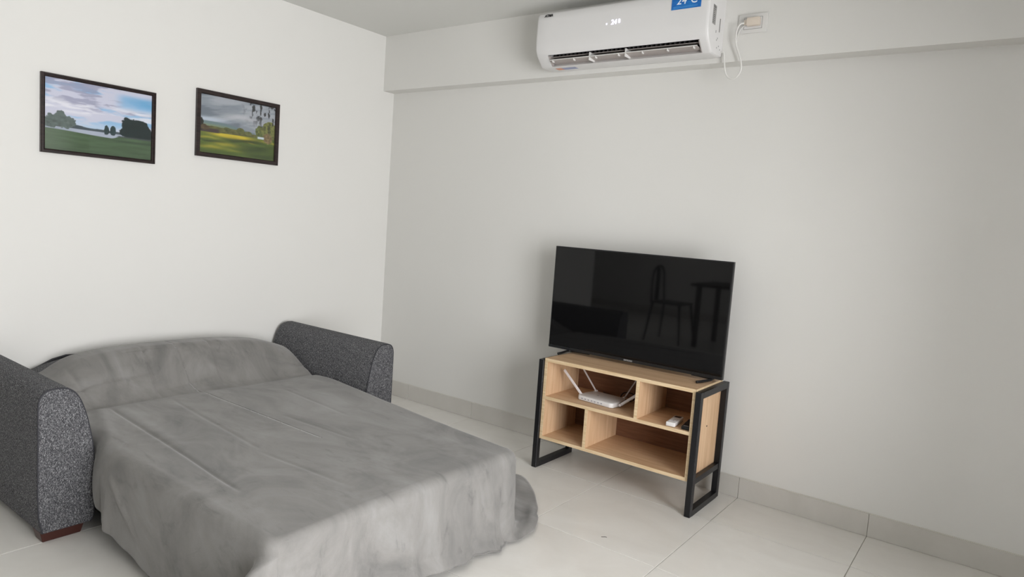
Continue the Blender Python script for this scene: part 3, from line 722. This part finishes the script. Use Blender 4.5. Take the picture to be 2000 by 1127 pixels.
bm = bmesh.new(); prism(bm, [(-.21, 2.2035), (-.17, 2.2035), (-.17, 2.2032), (-.21, 2.2032)], 0, 1.53, 1.57); es = fin('warning_label', bm, plain('orange_print', (214, 150, 120), .5), ac)
bm = bmesh.new(); prism(bm, [(-.21, 2.2035), (-.17, 2.2035), (-.17, 2.2032), (-.21, 2.2032)], 0, 1.571, 1.66); fin('warning_label', bm, plain('blue_grey_print', (150, 158, 190), .5), ac)
# gap bracket behind
box('mounting_plate', (ax0+.06, ax1-.06, -.1015, -.1012+.0002, 2.24, 2.46), GREYP, ac)

# ------------------------------------------------------------------ socket and power cord
so_ = empty('wall_socket', (2.588, -DB, 2.36), 'white wall socket plate on the beam right of the air conditioner', 'socket')
bm = bmesh.new(); bx(bm, 2.520, 2.658, -DB-.009, -DB-.0003, 2.314, 2.405, .003, 2); pl_ = fin('plate', bm, WHITEP2, so_, 'auto'); ORIG[pl_.name] = ORIG[so_.name]
bm = bmesh.new(); bx(bm, 2.548, 2.632, -DB-.0105, -DB-.009, 2.334, 2.386, .0005, 1); fin('insert', bm, WHITEP, pl_)
bm = bmesh.new(); bx(bm, 2.546, 2.634, -DB-.0096, -DB-.0089, 2.332, 2.388); fin('insert_gap', bm, plain('gap_grey', (140, 138, 134), .7), pl_)
pc = empty('power_cord', (2.58, -DB-.01, 2.36), 'white power cord with beige plug looping from the socket to the air conditioner', 'cord')
BEIGE = plain('beige_plug', (220, 208, 194), .5)
bm = bmesh.new(); bx(bm, 2.566, 2.628, -DB-.038, -DB-.011, 2.343, 2.381, .005, 2)
prism(bm, [(2.566, -DB-.034), (2.552, -DB-.028), (2.552, -DB-.018), (2.566, -DB-.013)], 2, 2.350, 2.372)
fin('plug', bm, BEIGE, pc, 'auto')
cp = [(2.556, -.125, 2.360), (2.535, -.135, 2.352), (2.522, -.135, 2.318), (2.524, -.13, 2.262), (2.541, -.125, 2.215), (2.557, -.125, 2.170), (2.556, -.125, 2.130), (2.532, -.122, 2.102), (2.500, -.12, 2.106), (2.480, -.12, 2.135), (2.470, -.12, 2.185), (2.462, -.118, 2.228), (2.440, -.115, 2.236)]
bm = bmesh.new(); tube(bm, spline(cp, 10), .0042, 10); fin('cable', bm, plain('cord_white', (222, 221, 217), .5), pc, True)
bm = bmesh.new(); tube(bm, spline([(2.556, -.122, 2.350), (2.540, -.12, 2.338), (2.529, -.122, 2.315), (2.526, -.130, 2.27)], 8), .0022, 8); fin('wire', bm, bpy.data.materials['cord_white'], pc, True)

# ------------------------------------------------------------------ small thread on the floor
bm = bmesh.new(); tube(bm, spline([(2.436, -.918, .0012), (2.443, -.915, .002), (2.449, -.907, .0016), (2.456, -.905, .0012)], 6), .001, 6)
tag(fin('thread', bm, plain('dark_thread', (70, 60, 54), .8), None, True), 'tiny dark thread lying on the floor tile in front of the tv stand', 'thread')

# ------------------------------------------------------------------ dining corner behind the camera, mirrored in the screen
ch = empty('dining_chair', (.37, -4.85, 0), 'black metal dining chair with rounded back, seen only mirrored in the television screen', 'chair')
CHM = plain('chair_metal', (24, 25, 27), .4, .4)
def L(*p): return [(.37+a*1.1, -4.85+b*1.1, c*1.07) for a, b, c in p]
bm = bmesh.new(); bx(bm, .17, .57, -5.05, -4.65, .47, .49, .008, 2); fin('seat', bm, CHM, ch, 'auto')
for sx in (-1, 1):
    for sy in (-1, 1):
        bm = bmesh.new(); tube(bm, L((sx*.16, sy*.16, .44), (sx*.21, sy*.21, .001)), [.018, .012], 8); fin('leg', bm, CHM, ch, True)
bm = bmesh.new(); tube(bm, spline(L((-.17, -.17, .45), (-.19, -.175, .62), (-.19, -.15, .78), (-.19, -.08, .85), (-.19, .04, .85), (-.19, .13, .78), (-.18, .17, .62), (-.17, .17, .45)), 8), .014, 8); fin('back_frame', bm, CHM, ch, True)
bm = bmesh.new(); prism(bm, [(-4.91, .49), (-4.79, .49), (-4.80, .90), (-4.90, .90)], 0, .158, .164); fin('back_splat', bm, CHM, ch)
tb = empty('dining_table', (1.35, -4.85, 0), 'dark square-legged dining table beside the black chair, mirrored in the television screen', 'table')
TBW = plain('dark_table_wood', (48, 38, 34), .5)
bm = bmesh.new(); bx(bm, .65, 2.05, -5.5, -4.7, .73, .76, .003, 1); fin('table_top', bm, TBW, tb)
for x_ in (.71, 1.95):
    for y_ in (-5.45, -4.79): box('leg', (x_, x_+.05, y_, y_+.05, .0005, .73), TBW, tb)
